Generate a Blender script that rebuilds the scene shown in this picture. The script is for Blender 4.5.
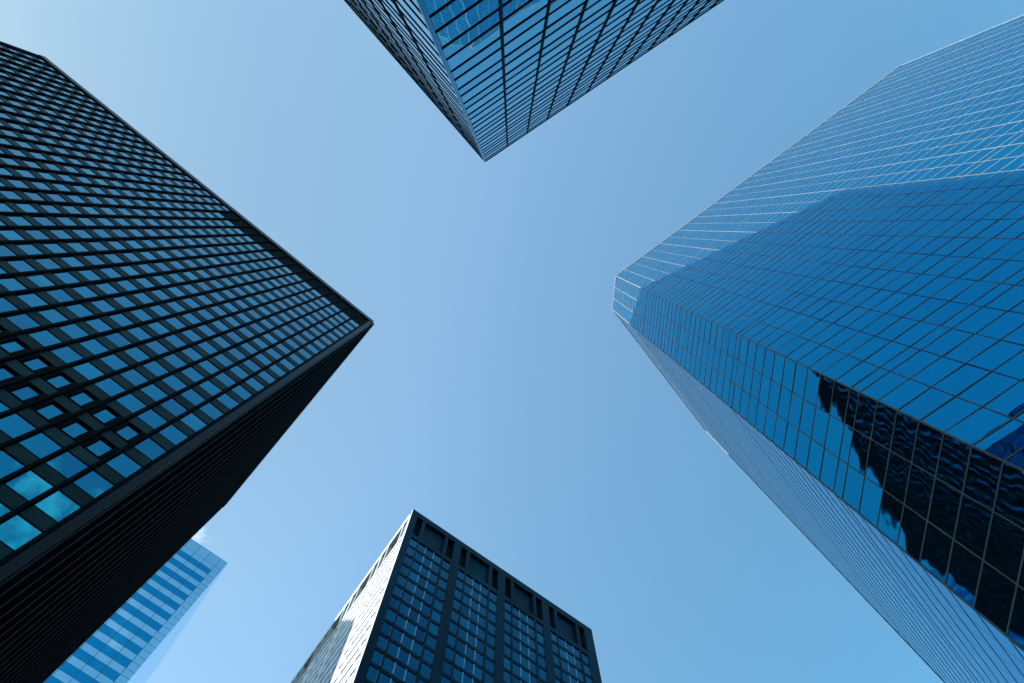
import bpy, math, random
from mathutils import Vector, Matrix, Quaternion
random.seed(11)
C = bpy.context.scene.collection
scn = bpy.context.scene
for o in list(bpy.data.objects): bpy.data.objects.remove(o)

# ------------------------------------------------------------ camera
FPX = 700.0                                   # focal length in pixels of a 1024 wide frame
def v3(*a): return Vector(a)
zc = v3(511.4-512, 341.5-226.0, -FPX).normalized()      # straight up, seen from the camera
xc = (v3(1,0,0) - zc*zc.x).normalized()
yc = zc.cross(xc)
Rm = Matrix((xc, yc, zc))
EYE = 1.6
cam_d = bpy.data.cameras.new('camera'); cam = bpy.data.objects.new('camera', cam_d); C.objects.link(cam)
cam.matrix_world = Matrix.Translation((0,0,EYE)) @ Rm.to_4x4()
cam_d.sensor_width = 36; cam_d.lens = FPX/1024*36
cam_d.clip_start = 0.1; cam_d.clip_end = 20000
scn.camera = cam

# ------------------------------------------------------------ sun and sky
SUN_AZ, SUN_EL = 193.0, 28.5
sd = v3(math.cos(math.radians(SUN_AZ))*math.cos(math.radians(SUN_EL)), math.sin(math.radians(SUN_AZ))*math.cos(math.radians(SUN_EL)), math.sin(math.radians(SUN_EL)))
sl = bpy.data.lights.new('sun', 'SUN'); so = bpy.data.objects.new('sun', sl); C.objects.link(so)
sl.energy = 4.6; sl.angle = math.radians(0.53); sl.color = (1.0, .96, .90)
so.rotation_euler = sd.to_track_quat('Z', 'Y').to_euler(); so.location = (0,0,400)

w = bpy.data.worlds.new('World'); scn.world = w; w.use_nodes = True
nt = w.node_tree; nt.nodes.clear(); N = nt.nodes.new; Lk = nt.links.new
sky = N('ShaderNodeTexSky'); sky.sky_type = 'NISHITA'; sky.sun_disc = False
sky.sun_elevation = math.radians(SUN_EL); sky.sun_rotation = math.radians(90-SUN_AZ)
sky.altitude = 10; sky.air_density = 1.0; sky.dust_density = 0.35; sky.ozone_density = 1.5
tint = N('ShaderNodeMix'); tint.data_type = 'RGBA'; tint.blend_type = 'MULTIPLY'; tint.inputs[0].default_value = 1
# colour of the air by the angle from the sun: deeper and cyaner away from it
tcs = N('ShaderNodeTexCoord'); dts = N('ShaderNodeVectorMath'); dts.operation = 'DOT_PRODUCT'
Lk(tcs.outputs['Generated'], dts.inputs[0]); dts.inputs[1].default_value = sd
mrs = N('ShaderNodeMapRange'); mrs.inputs['From Min'].default_value = -.3; mrs.inputs['From Max'].default_value = 1.0
Lk(dts.outputs['Value'], mrs.inputs['Value'])
rmp = N('ShaderNodeValToRGB'); rmp.color_ramp.interpolation = 'B_SPLINE'
E_ = rmp.color_ramp.elements; E_[0].position = .10; E_[0].color = (.38, .82, .81, 1); E_[1].position = .60; E_[1].color = (1.02, 1.10, .94, 1)
e3 = E_.new(.78); e3.color = (.76, .83, .68, 1)
e4 = E_.new(.95); e4.color = (.60, .62, .48, 1)
Lk(mrs.outputs[0], rmp.inputs[0]); Lk(rmp.outputs[0], tint.inputs[7])
Lk(sky.outputs[0], tint.inputs[6])
# a few thin clouds at fixed directions of the sky
geo = N('ShaderNodeTexCoord')
noise = N('ShaderNodeTexNoise'); noise.inputs['Scale'].default_value = 34; noise.inputs['Detail'].default_value = 8
noise.inputs['Roughness'].default_value = .58; noise.inputs['Distortion'].default_value = .25
Lk(geo.outputs['Generated'], noise.inputs['Vector'])
prev = None
for d, rad in (((-0.400, 0.372, 0.836), .036), ((0.235, -0.615, 0.752), .13)):
    vm = N('ShaderNodeVectorMath'); vm.operation = 'DISTANCE'
    Lk(geo.outputs['Generated'], vm.inputs[0]); vm.inputs[1].default_value = Vector(d).normalized()
    mr = N('ShaderNodeMapRange'); mr.inputs['From Min'].default_value = rad; mr.inputs['From Max'].default_value = 0
    Lk(vm.outputs['Value'], mr.inputs['Value'])
    if prev is None: prev = mr.outputs[0]
    else:
        mx = N('ShaderNodeMath'); mx.operation = 'MAXIMUM'; Lk(prev, mx.inputs[0]); Lk(mr.outputs[0], mx.inputs[1]); prev = mx.outputs[0]
ad = N('ShaderNodeMath'); ad.operation = 'MULTIPLY_ADD'; ad.inputs[1].default_value = .42; Lk(prev, ad.inputs[0]); Lk(noise.outputs[0], ad.inputs[2])
cr = N('ShaderNodeMapRange'); cr.inputs['From Min'].default_value = .64; cr.inputs['From Max'].default_value = 1.0; cr.inputs['To Max'].default_value = .75; cr.interpolation_type = 'SMOOTHSTEP'
Lk(ad.outputs[0], cr.inputs['Value'])
gate = N('ShaderNodeMath'); gate.operation = 'MULTIPLY'; Lk(cr.outputs[0], gate.inputs[0])
g2 = N('ShaderNodeMath'); g2.operation = 'MULTIPLY'; g2.inputs[1].default_value = 4; g2.use_clamp = True; Lk(prev, g2.inputs[0]); Lk(g2.outputs[0], gate.inputs[1])
cm = N('ShaderNodeMix'); cm.data_type = 'RGBA'; Lk(gate.outputs[0], cm.inputs[0]); Lk(tint.outputs[2], cm.inputs[6])
cm.inputs[7].default_value = (4.0, 4.2, 4.4, 1)
bg = N('ShaderNodeBackground'); bg.inputs['Strength'].default_value = 0.085
Lk(cm.outputs[2], bg.inputs['Color'])
wo = N('ShaderNodeOutputWorld'); Lk(bg.outputs[0], wo.inputs['Surface'])

scn.view_settings.view_transform = 'Standard'; scn.view_settings.look = 'None'
scn.view_settings.exposure = 2.33; scn.view_settings.gamma = 1.0
scn.view_settings.use_curve_mapping = False
scn.render.engine = 'CYCLES'
scn.cycles.max_bounces = 8; scn.cycles.glossy_bounces = 5; scn.cycles.caustics_reflective = True
scn.cycles.sample_clamp_indirect = 4.0
scn.render.resolution_x = 1024; scn.render.resolution_y = 683

# ------------------------------------------------------------ materials
def mat(name, col, rough=.5, metal=0.0, spec=.5, coat=0.0, var=0.0, varscale=.3, bump=0.0, bscale=1.0, dirt=None, tintc=None, streak=False):
    m = bpy.data.materials.new(name); m.use_nodes = True
    t = m.node_tree; b = t.nodes['Principled BSDF']
    b.inputs['Roughness'].default_value = rough; b.inputs['Metallic'].default_value = metal
    b.inputs['Specular IOR Level'].default_value = spec; b.inputs['Coat Weight'].default_value = coat
    b.inputs['Base Color'].default_value = (*col, 1)
    if metal >= .85: b.inputs['Specular Tint'].default_value = (*tintc, 1) if tintc else (.75, .93, 1.0, 1)
    tc = t.nodes.new('ShaderNodeTexCoord')
    if var:
        n = t.nodes.new('ShaderNodeTexNoise'); n.inputs['Scale'].default_value = varscale; n.inputs['Detail'].default_value = 6
        mp = t.nodes.new('ShaderNodeMapping'); t.links.new(tc.outputs['Object'], mp.inputs[0]); t.links.new(mp.outputs[0], n.inputs['Vector'])
        if streak: mp.inputs['Scale'].default_value = (1, 1, .12)
        r = t.nodes.new('ShaderNodeMapRange'); r.inputs['To Min'].default_value = 1-var; r.inputs['To Max'].default_value = 1+var
        r.inputs['From Min'].default_value = .3; r.inputs['From Max'].default_value = .7
        t.links.new(n.outputs[0], r.inputs['Value'])
        x = t.nodes.new('ShaderNodeMix'); x.data_type = 'RGBA'; x.blend_type = 'MULTIPLY'; x.inputs[0].default_value = 1
        x.inputs[6].default_value = (*col, 1); t.links.new(r.outputs[0], x.inputs[7]); t.links.new(x.outputs[2], b.inputs['Base Color'])
    if bump:
        n = t.nodes.new('ShaderNodeTexNoise'); n.inputs['Scale'].default_value = bscale; n.inputs['Detail'].default_value = 1.0
        n.inputs['Roughness'].default_value = .4
        t.links.new(tc.outputs['Object'], n.inputs['Vector'])
        bp = t.nodes.new('ShaderNodeBump'); bp.inputs['Distance'].default_value = bump; bp.inputs['Strength'].default_value = 1
        t.links.new(n.outputs[0], bp.inputs['Height']); t.links.new(bp.outputs[0], b.inputs['Normal'])
    return m
M = {}
def glasses(key, name, col, spread, metal=1.0, **k):
    for i, q in enumerate((1.0, 1-spread, 1+spread, 1-spread*.4)):
        c = (col[0], col[1]*q, col[2]*(1+(q-1)*.7))
        M[key+'_%d' % i] = mat(name, c, .02, metal, **k)
def G(key): return M[key+'_%d' % random.choices((0,1,2,3), (6,1,1,3))[0]]
glasses('r_glass', 'blue_mirror_glass', (.001,.205,.385), .05, metal=.94, bump=.009, bscale=.75, tintc=(.48,.86,1))
glasses('r_side', 'blue_mirror_glass_flat', (.001,.205,.385), .05, metal=.94, tintc=(.48,.86,1))
glasses('l_glass', 'tinted_window_glass', (.003,.22,.33), .20, bump=.007, bscale=.6, tintc=(.95,1,1))
glasses('b_glass', 'navy_window_glass', (.003,.10,.165), .36, bump=.008, bscale=.6)
M['r_metal'] = mat('thin_aluminium', (.115,.135,.14), .5, 0.0, .10, var=.15)
M['t_glass'] = mat('blue_glass', (.05,.47,.60), .02, 1.0, bump=.010, bscale=.5)
M['t_spandrel'] = mat('blue_spandrel_glass', (.015,.40,.54), .03, 1.0, bump=.010, bscale=.5)
M['t_side'] = mat('blue_glass_flat', (.05,.47,.60), .02, 1.0)
M['t_frame'] = mat('dark_steel_frame', (.002,.012,.020), .6, 0.0, .05)
M['t_column'] = mat('blue_grey_steel', (.01,.22,.33), .25, 1.0)
M['l_spandrel'] = mat('bronze_green_spandrel', (.004,.022,.025), .4, .0, .05, var=.5, varscale=.25)
M['l_frame'] = mat('black_anodised_aluminium', (.001,.003,.004), .7, .0, .03, var=.3, varscale=.4)
M['l_column'] = mat('dark_polished_column', (.001,.008,.012), .3, .0, .08, var=.2)
M['l_blind'] = mat('blind_behind_glass', (.045,.27,.38), .08, .9)
M['l_louvre'] = mat('black_louvre', (.001,.003,.003), .7, 0, .03)
M['b_frame'] = mat('dark_blue_steel', (.0005,.016,.032), .5, .0, .06, var=.35, varscale=.2, streak=True)
M['b_trim'] = mat('satin_metal_glazing_bar', (.45,.48,.5), .25, 1.0)
M['b_frame_sunlit'] = mat('frame_painted_sunlit', (.36,.40,.43), .28, 0, .5, var=.08, varscale=.2)  # pale copy of the frame: sunlight on the left face painted into its colour
M['recess'] = mat('plant_room_louvre', (.002,.006,.010), .7, 0, .05)
M['f_light'] = mat('pale_blue_glass', (.40,.68,.80), .06, 1.0, var=.06, varscale=.05)
M['f_dark'] = mat('deep_blue_glass', (.010,.31,.52), .05, 1.0)
M['f_side'] = mat('silvery_glass', (.70,.80,.92), .10, 1.0)
M['f_line'] = mat('blue_grey_joint', (.03,.09,.14), .4, .3)
M['core'] = mat('dark_core_wall', (.003,.006,.008), .7, 0, .05)
M['roofing'] = mat('grey_roofing', (.18,.18,.17), .9, var=.3)
M['concrete'] = mat('pale_concrete', (.38,.37,.35), .8, var=.15)
M['asphalt'] = mat('asphalt', (.05,.05,.052), .9, var=.3, varscale=.6)
M['paving'] = mat('granite_paving', (.27,.26,.25), .8, var=.2, varscale=.8)
M['paint'] = mat('road_paint', (.75,.75,.72), .7, var=.1)
M['old_stone'] = mat('limestone', (.36,.34,.30), .85, var=.15)

# ------------------------------------------------------------ geometry helpers
def ray(p): return Rm @ v3(p[0]-512, 341.5-p[1], -FPX)
def plan(p, H):
    r = ray(p); return Vector((r.x/r.z*H, r.y/r.z*H))     # plan position of a roof point H above the eye
class MB:
    def __init__(s): s.v = []; s.f = []
    def hexa(s, c):          # 8 corners: 0-3 one face loop, 4-7 opposite loop
        n = len(s.v); s.v += [tuple(x) for x in c]
        s.f += [(n+3,n+2,n+1,n), (n+4,n+5,n+6,n+7), (n,n+1,n+5,n+4), (n+1,n+2,n+6,n+5), (n+2,n+3,n+7,n+6), (n+3,n,n+4,n+7)]
    def join(s, o):
        n = len(s.v); s.v += o.v; s.f += [tuple(i+n for i in f) for f in o.f]
    def build(s, name, m, parent, kind=None, label=None):
        me = bpy.data.meshes.new(name); base = parent.location if parent else Vector((0,0,0))
        me.from_pydata([(x-base.x, y-base.y, z-base.z) for x,y,z in s.v], [], s.f); me.update()
        o = bpy.data.objects.new(name, me); C.objects.link(o); me.materials.append(m)
        if parent: o.parent = parent
        if kind: o['kind'] = kind
        if label: o['label'] = label
        return o
class Face:
    """a vertical facade from plan point a to b, height H above the eye"""
    def __init__(s, a, b, H, out=None):
        s.a = a; s.H = H; d = b-a; s.W = d.length; s.u = d.normalized(); n = Vector((-s.u.y, s.u.x))
        ref = out if out is not None else -(a+b)/2
        if n.dot(ref) < 0: n = -n
        s.n = n
    def P(s, x, z, d=0):
        q = s.a + s.u*x + s.n*d; return (q.x, q.y, z+EYE)
    def box(s, x0, x1, z0, z1, d0, d1, mb=None):
        mb = mb or MB()
        mb.hexa([s.P(x0,z0,d0), s.P(x1,z0,d0), s.P(x1,z1,d0), s.P(x0,z1,d0), s.P(x0,z0,d1), s.P(x1,z0,d1), s.P(x1,z1,d1), s.P(x0,z1,d1)])
        return mb
    def pane(s, x0, x1, z0, z1, d=0.0, tilt=.002, th=.03):
        tx = random.gauss(0, tilt)*(x1-x0)/2; tz = random.gauss(0, tilt)*(z1-z0)/2
        mb = MB(); e = [d-tx-tz, d+tx-tz, d+tx+tz, d-tx+tz]
        c = [(x0,z0),(x1,z0),(x1,z1),(x0,z1)]
        mb.hexa([s.P(x,z,k-th) for (x,z),k in zip(c,e)] + [s.P(x,z,k) for (x,z),k in zip(c,e)])
        return mb
def px(q):
    r = Rm.transposed() @ (Vector(q)-v3(0,0,EYE))
    if r.z > -1e-6: return None
    return (512 - r.x/r.z*FPX, 341.5 + r.y/r.z*FPX)
def size_in_view(mb):
    P = [px(v) for v in mb.v]
    if any(p is None for p in P): return 0
    xs = [p[0] for p in P]; ys = [p[1] for p in P]
    cx, cy = sum(xs)/len(xs), sum(ys)/len(ys)
    w0, w1 = max(0,min(xs)), min(1024,max(xs)); h0, h1 = max(0,min(ys)), min(683,max(ys))
    if w1 <= w0 or h1 <= h0: return 0
    if not (-5 < cx < 1029 and -5 < cy < 688): return (w1-w0)*(h1-h0)*.3
    return (w1-w0)*(h1-h0)
def parts(items, name, parent, limit=100):
    """items: (MB, material); the largest in view become parts, the rest one counted-out mass per material"""
    items = sorted(items, key=lambda t: -size_in_view(t[0]))
    for mb, m in items[:limit]: mb.build(name, m, parent)
    rest = {}
    for mb, m in items[limit:]: rest.setdefault(m.name, (MB(), m))[0].join(mb)
    if rest:
        allmb = MB(); mats = []; idx = []
        for mb, m in rest.values():
            idx += [len(mats)]*len(mb.f); mats.append(m); allmb.join(mb)
        o = allmb.build(name, mats[0], parent, 'stuff')
        for m in mats[1:]: o.data.materials.append(m)
        o.data.polygons.foreach_set('material_index', idx); o.data.update()
def prism(poly, z0, z1, mb=None):
    mb = mb or MB(); n = len(poly); k = len(mb.v)
    mb.v += [(p.x,p.y,z0) for p in poly] + [(p.x,p.y,z1) for p in poly]
    mb.f += [(k+i, k+(i+1)%n, k+n+(i+1)%n, k+n+i) for i in range(n)]
    mb.f += [tuple(range(k+n-1, k-1, -1)), tuple(range(k+n, k+2*n))]
    return mb
def inset(poly, d):
    c = sum(poly, Vector((0,0)))/len(poly); A = 0
    n = len(poly); out = []
    for i in range(n):
        p0, p1, p2 = poly[i-1], poly[i], poly[(i+1)%n]
        e1 = (p1-p0).normalized(); e2 = (p2-p1).normalized()
        n1 = Vector((-e1.y,e1.x)); n2 = Vector((-e2.y,e2.x))
        if n1.dot(c-p1) < 0: n1 = -n1
        if n2.dot(c-p1) < 0: n2 = -n2
        out.append(p1 + (n1+n2)*(d/(1+n1.dot(n2))))
    return out
def tower(name, label, poly, H, category='skyscraper'):
    c = sum(poly, Vector((0,0)))/len(poly)
    o = bpy.data.objects.new(name, None); C.objects.link(o); o.location = (c.x, c.y, 0)
    o['label'] = label; o['category'] = category; o.empty_display_size = 5
    return o
def struct(name, mb, m):
    o = mb.build(name, m, None); o['kind'] = 'structure'; return o
def core(t, poly, H, depth=.35, roof_drop=1.0, wallmat='core'):
    prism(inset(poly, depth), .15, H+EYE-roof_drop).build('wall', M[wallmat], t)
    prism(inset(poly, depth+.1), H+EYE-roof_drop+.01, H+EYE-roof_drop+.3).build('roof', M['roofing'], t)

# ------------------------------------------------------------ ground
g = MB(); g.v = [(-3000,-3000,0),(3000,-3000,0),(3000,3000,0),(-3000,3000,0)]; g.f = [(0,1,2,3)]
struct('ground', g, M['asphalt'])
def slab(name, x0, x1, y0, y1, z0, z1, m):
    struct(name, prism([Vector((x0,y0)),Vector((x1,y0)),Vector((x1,y1)),Vector((x0,y1))], z0, z1), M[m])
slab('pavement', -9, 14, -4.5, 16, .004, .14, 'paving')

# ================================================================ left tower: black steel grid
HL = 140.0
LA, LB, LC = plan((44.5,57.5),HL), plan((373.5,322),HL), plan((225.2,502.8),HL)
LD = LA+LC-LB
t = tower('office_tower', 'black gridded tower filling the left side, blue windows between dark mullions', [LA,LB,LC,LD], HL)
core(t, [LA,LB,LC,LD], HL, .45, 1.5)
fa = Face(LB, LA, HL); fb = Face(LB, LC, HL)
P_ = .0158*HL; S0 = .006*HL; FP = .028*HL; WH = .0175*HL
wins = []; mull = []; span = []; louv = []; frames = []; blinds = []
for f, nb, col0 in ((fa, 35, S0), (fb, 22, S0)):
    W = f.W
    endb = min(nb, int((W-col0)/P_)+1)
    tops = [.932*HL - k*FP for k in range(34)]
    for i in range(endb):
        x0 = col0 + i*P_; x1 = min(x0+P_, W-.4)
        if x1-x0 < .8: continue
        c0, c1 = x0+.205, x1-.205
        rows = list(tops)
        if f is fa and i >= 15: rows = [tops[0]+FP, tops[0]+2*FP-.1] + rows
        for k, zt in enumerate(rows):
            zb = zt-WH
            if zb < 6: continue
            rec = (f is fa) and i >= 1 and i < 9 and (abs(zt-.400*HL) < .3*FP or abs(zt-.372*HL) < .3*FP)
            if rec:
                e = .30; ez = .05
                wins.append((f.pane(c0+e, c1-e, zb+ez, zt-ez, -.14, .0012), G('l_glass')))
                fr = MB()
                f.box(c0, c1, zt-ez, zt, -.16, .05, fr); f.box(c0, c1, zb, zb+ez, -.16, .05, fr)
                f.box(c0, c0+e, zb+ez, zt-ez, -.16, .04, fr); f.box(c1-e, c1, zb+ez, zt-ez, -.16, .04, fr)
                frames.append((fr, M['l_louvre']))
            else:
                q = random.random()
                if q < .14:
                    zm = zt - (zt-zb)*random.choice((.25,.35,.5,.8))
                    wins.append((f.pane(c0, c1, zb, zm, -.05, .004), G('l_glass')))
                    blinds.append((f.pane(c0, c1, zm+.004, zt, -.052, .004), M['l_blind']))
                else:
                    wins.append((f.pane(c0, c1, zb, zt, -.05, .005), G('l_glass')))
        if not (f is fa and i >= 15):
            louv.append((f.box(c0, c1, .934*HL, .9865*HL, -.20, -.12), M['l_louvre']))
    xe = col0 + (endb)*P_
    for i in range(endb+1):
        x = min(col0 + i*P_, W-.25)
        mb = f.box(x-.12, x+.12, 3, .9872*HL, .021, .20 if f is fa else .42)
        f.box(x-.20, x+.20, 3, .9872*HL, -.2, .018, mb)
        mull.append((mb, M['l_frame']))
    rows = [.932*HL+2*FP, .932*HL+FP] + tops if f is fa else tops
    for j, zt in enumerate(rows):
        zb = zt - FP; zw = zt-WH
        if zw < 6: continue
        xs = col0 if j > 1 or f is fb else col0+15*P_
        span.append((f.box(xs, W-.45, zb+.10, zw-.10, -.16, -.01), M['l_spandrel']))
        fr = f.box(xs, W-.45, zw-.097, zw-.003, -.16, .004); 
        f.box(xs, W-.45, zb+.003, zb+.097, -.16, .004, fr)
        frames.append((fr, M['l_frame']))
parts(blinds, 'window_blind', t); parts(wins, 'window', t); parts(mull, 'mullion', t); parts(span, 'spandrel', t, 100); parts(louv, 'louvre', t); parts(frames, 'window_frame', t)
c = fa.box(.0, S0-.18, 1, .9872*HL, -.3, .12); c.build('corner_column', M['l_column'], t)
c = fb.box(.14, S0-.18, 1, .9872*HL, -.3, .10); c.build('corner_column', M['l_column'], t)
for f, x1 in ((fa, fa.W), (fb, fb.W)):
    f.box(-.0 if f is fa else .14, x1, .9876*HL, HL, -.45, .20 if f is fa else .44).build('parapet', M['l_column'], t)
for f in (Face(LA, LD, HL, LA-LB), Face(LC, LD, HL, LC-LB)):
    mb = MB()
    for i in range(int(f.W/P_)+1): f.box(i*P_, i*P_+.3, 2, HL, -.44, .25, mb)
    mb.build('rear_mullion', M['l_frame'], t, 'stuff')
fx = Face(LA, LD, HL, LA-LB)

# ================================================================ right tower: blue mirror glass, cut corner
HR = 118.0
RM, RA, RB, RT = plan((901.3,65.3),HR), plan((616.3,276.1),HR), plan((612.8,309.9),HR), plan((706,431),HR)
RM2 = RM + Vector((.78,.62))*52; RT2 = RT + Vector((.93,.36))*42
poly = [RM,RA,RB,RT,RT2,RM2]
t = tower('glass_tower', 'tall blue mirror glass tower with a cut corner, filling the right side', poly, HR)
core(t, poly, HR, .30, .8)
zl = []                                              # transom heights, a narrow row after every ten
z = .9295*HR; zz = [.9295, .921]
lev = []
for k in range(-1, 7):
    top = .9295 - .157*k
    for j in range(0, 11):
        q = top-.0085 - j*(.157-.0085)/10
        lev.append(q)
    
lev = sorted({round(q*HR,3) for q in lev if .06 < q < .9975}, reverse=True)
lev = [HR] + lev
PR = .01555*HR
wins = []; trans = []; mull = []
for fi, (f, p) in enumerate(((Face(RA,RM,HR), PR), (Face(RA,RB,HR), (RB-RA).length/3), (Face(RB,RT,HR), PR), )):
    n = int(round(f.W/p)); p = f.W/n
    for i in range(n):
        for k in range(len(lev)-1):
            wins.append((f.pane(i*p+.035, (i+1)*p-.035, lev[k+1]+.03, lev[k]-.03, -.0, .0045 if fi < 2 else .0006), G('r_glass' if fi < 2 else 'r_side')))
    for k, z in enumerate(lev[1:]):
        trans.append((f.box(.03, f.W-.03, z-.040, z+.040, -.06, .013 if fi == 2 else .018), M['r_metal']))
    for i in range(1, n):
        major = (i % 2 == 1) if fi == 0 else True
        wd, dp = ((.024, .016) if major else (.011, .008)) if fi == 0 else ((.026, .012) if fi == 1 else (.012, .002))
        mull.append((f.box(i*p-wd, i*p+wd, 2, HR, -.08, dp), M['r_metal']))
    f.box(0, f.W, HR+.002, HR+.35, -.3, .05).build('parapet', M['r_metal'], t)
for q in (RA, RB, RT, RM):
    s = .05
    m_ = prism([q+Vector((s*math.cos(a),s*math.sin(a))) for a in [k*math.pi/4 for k in range(8)]], 2, HR+EYE)
    mull.append((m_, M['r_metal']))
for f in (Face(RM,RM2,HR,Vector((.62,-.78))), Face(RM2,RT2,HR,Vector((1,0))), Face(RT,RT2,HR,Vector((0,1)))):
    n = int(f.W/PR)
    f.box(.05, f.W-.05, 2, HR, -.2, 0).build('rear_glazing', M['r_glass_0'], t)
parts(wins, 'window', t); parts(trans, 'transom', t); parts(mull, 'mullion', t)

# ================================================================ top tower: close blue glass tower
HT = 57.0
TA, TB, TC = plan((724,0),HT), plan((485,162),HT), plan((344,0),HT)
TB_ = TB
ua = (TA-TB).normalized(); uc = (TC-TB).normalized()
WA, WC = .52*HT, .40*HT
TA2, TC2 = TB+ua*WA, TB+uc*WC
TD = TA2 + uc*WC
t = tower('corner_tower', 'blue glass building overhead at the top with its sharp corner pointing down', [TA2,TB,TC2,TD], HT)
core(t, [TA2,TB,TC2,TD], HT, .3, .8)
wins = []; trans = []; mull = []
zs = [.321+.0545*k for k in range(-5,13)] + [.3452+.0545*k for k in range(-5,13)]
zs = sorted([q*HT for q in zs if q < .985]) + [HT-.12]
for fi, (f, p, first) in enumerate(((Face(TB,TA2,HT), .0325*HT, .0376*HT), (Face(TB,TC2,HT), .0325*HT, .0376*HT))):
    edges = [.09] + [first + k*p for k in range(int((f.W-first)/p)+1)] + [f.W]
    edges = [e for e in edges]
    for i in range(len(edges)-1):
        for k in range(len(zs)-1):
            wins.append((f.pane(edges[i]+.03, edges[i+1]-.03, zs[k]+.02, zs[k+1]-.02, -.02, .0028 if fi == 0 else .0005), M[('t_glass' if k % 2 else 't_spandrel') if fi == 0 else 't_side']))
    for z in zs:
        trans.append((f.box(.09, f.W, z-.019, z+.019, -.1, .014 if fi == 0 else .005), M['t_frame']))
    for i, e in enumerate(edges[1:-1]):
        wd = .034 if i % 3 == 0 else .024
        mull.append((f.box(e-wd, e+wd, 2, HT-.12, -.12, .045 if fi == 0 else .02), M['t_frame']))
    f.box(0.0, f.W, HT-.12, HT, -.3, .03).build('parapet', M['t_frame'], t)
fa = Face(TB,TA2,HT); fb = Face(TB,TC2,HT)
fa.box(.0, .085, 1, HT-.123, -.1, .03).build('corner_column', M['t_column'], t)
fb.box(.0, .10, 1, HT-.123, -.15, .02).build('corner_column', M['t_column'], t)
parts(wins, 'window', t); parts(trans, 'transom', t); parts(mull, 'mullion', t)
for f in (Face(TA2,TD,HT,ua), Face(TC2,TD,HT,uc)): f.box(0, f.W, 1, HT, -.2, 0).build('rear_glazing', M['t_glass'], t)

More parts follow.
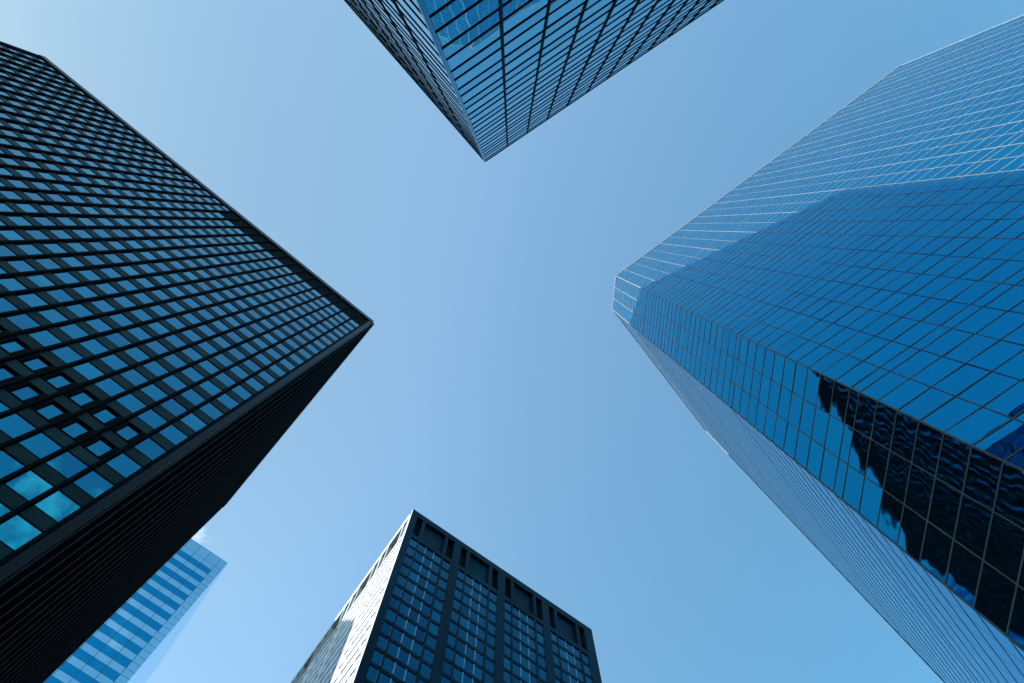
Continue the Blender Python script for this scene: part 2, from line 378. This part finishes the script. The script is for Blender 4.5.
# ================================================================ bottom tower: dark frame with crown of recesses
HB = 165.0
BA, BB, BC = plan((591.5,629.5),HB), plan((413.5,509),HB), plan((290,683),HB)
ub = (BC-BB).normalized(); WB = .44*HB
BC2 = BB+ub*WB; BD = BA+ub*WB
t = tower('crowned_tower', 'dark navy tower rising from the bottom edge, one white sunlit side and recessed crown', [BA,BB,BC2,BD], HB)
core(t, [BA,BB,BC2,BD], HB, 1.6, 1.5)
def crown_face(f, sunlit_face):
    fm = M['b_frame_sunlit'] if sunlit_face else M['b_frame']
    g_ = .0806*HB; s0 = .0101*HB; n = int(round((f.W - .006*HB)/g_))
    wins = []; bars = []; cols = []; band = []; rec = []
    rows = [.9185*HB - k*.0261*HB for k in range(34)]
    cx = .09 if sunlit_face else 0; cd = .02 if sunlit_face else 0; pd = -.12 if sunlit_face else -.28
    cols.append((f.box(cx, s0, 1, .929*HB, -1.5, cd), fm))
    for gi in range(n):
        a = s0 + gi*g_
        cells = [(0, .0112), (.0131, .0260), (.0264, .0393), (.0397, .0517), (.0555, .0672)]
        cells = [(x*HB+a, y*HB+a) for x,y in cells]
        for ci, (x0, x1) in enumerate(cells):
            for zt in rows:
                zb = zt-(.0075 if sunlit_face else .0205)*HB
                if zb < 5: continue
                wins.append((f.pane(x0, x1, zb, zt, pd, .003), G('b_glass')))
        e = g_+a
        for (x0, x1) in ((a+.0112*HB, a+.0131*HB), (a+.0517*HB, a+.0555*HB-.001*HB), (a+.0672*HB, min(e, f.W))):
            cols.append((f.box(x0, x1, 1, .929*HB, -1.5, 0), fm))
        for x in (a+.0262*HB, a+.0395*HB):
            for zt in rows:
                if zt > 10: bars.append((f.box(x-.045, x+.045, zt-.0195*HB, zt-.001*HB, -.4, -.11), M['b_trim']))
        for x0, x1 in cells:
            for zt in ([] if sunlit_face else rows):
                if zt < 10: continue
                bars.append((f.box(x1-.10, x1-.03, zt-.0195*HB, zt-.0008*HB, pd+.005, pd+.11), M['b_trim']))
        # crown above the top row: piers between recesses
        for x0, x1 in (((a+.0104*HB, a+.0155*HB), (a+.0511*HB, a+.0565*HB), (a+.0677*HB, min(e, f.W))) if not sunlit_face else ((a+.0118*HB, a+.0138*HB), (a+.0525*HB, a+.0545*HB), (a+.072*HB, a+.075*HB))):
            cols.append((f.box(x0, x1, .9292*HB, .9848*HB, -1.5, 0), fm))
        rec.append((f.box(a, a+.0104*HB, .9292*HB, .9848*HB, -1.55, -1.3), M['recess']))
        wide = f.box(a+.0155*HB, a+.0511*HB, .9292*HB, .9848*HB, -1.55, -1.3 if sunlit_face else -.9)
        rec.append((wide, M['recess'] if sunlit_face else M['b_frame']))
        rec.append((f.box(a+.0565*HB, a+.0677*HB, .9292*HB, .9848*HB, -1.55, -1.3), M['recess']))
    cols.append((f.box(cx, s0, .9292*HB, .9848*HB, -1.5, cd), fm))
    xe = s0+n*g_
    if xe < f.W-.05: cols.append((f.box(xe+.002, f.W, 1, .9848*HB, -1.5, -.003), fm))
    for zt in [.929*HB+.0056*HB*0] + rows:
        pass
    band.append((f.box(.05, f.W, .9187*HB, .9290*HB, -1.4, -.02), fm))
    for zt in rows:
        zb = zt-(.0075 if sunlit_face else .0205)*HB
        if zb < 5: continue
        band.append((f.box(0.12, f.W-.02, (zb-.0184*HB) if sunlit_face else zb-.0054*HB, zb-.0002*HB, -1.4, -.06 if sunlit_face else -.16), fm))  # taller pale bands on the sunlit face stand in for bright sky mirrored in glass
    f.box(-.02 if not sunlit_face else .10, f.W, .9851*HB, HB, -1.5, .03).build('parapet', fm, t)
    return wins, bars, cols, band, rec
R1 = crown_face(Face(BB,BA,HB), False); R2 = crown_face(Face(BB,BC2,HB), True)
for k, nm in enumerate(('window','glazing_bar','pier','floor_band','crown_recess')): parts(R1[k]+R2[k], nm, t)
for f in (Face(BA,BD,HB,BA-BB), Face(BC2,BD,HB,ub)):
    f.box(0, f.W, 1, HB, -1.5, -.05).build('rear_wall', M['b_frame'], t)

# ================================================================ far tower: banded pale glass
HF = 207.0
F1, F0_ = plan((228,563),HF), plan((192,539),HF)
uf = (F0_-F1).normalized(); us = Vector((math.cos(math.radians(124.9)), math.sin(math.radians(124.9))))
F0 = F1+uf*90; F2 = F1+us*45; F3 = F0+us*45
t = tower('banded_tower', 'pale blue tower with dark window stripes, far behind the black tower at lower left', [F0,F1,F2,F3], HF)
core(t, [F0,F1,F2,F3], HF, .3, .8)
f = Face(F1, F0, HF); wins = []; lines = []
cp = .0178*HF; c0 = .012*HF; rp = .0243*HF
ts = .9640*HF
xs = [.05, c0] + [c0+cp*k for k in range(1, 40) if c0+cp*k < f.W]
def rowset():
    out = [(HF-.2, ts+rp*.5, 0), (ts+rp*.5, ts, 0)]
    z = ts
    for k in range(36):
        out += [(z, z-rp*.53, 1), (z-rp*.53, z-rp, 0)]; z -= rp
    return [r for r in out if r[1] > 5]
for zt, zb, dk in rowset():
    for i in range(len(xs)-1):
        m = M['f_dark'] if (dk and i > 0) else M['f_light']
        wins.append((f.pane(xs[i]+.06, xs[i+1]-.06, zb+.05, zt-.05, 0, .0012), m))
    lines.append((f.box(0, xs[-1], zb-.06, zb+.06, -.1, .004), M['f_line']))
parts(wins, 'window', t); parts(lines, 'joint', t)
f.box(0, xs[-1], 2, HF, -.28, -.05).build('backing', M['f_line'], t)
Face(F1, F2, HF).box(.02, (F2-F1).length, 2, HF, -.28, .0).build('side_glazing', M['f_side'], t)
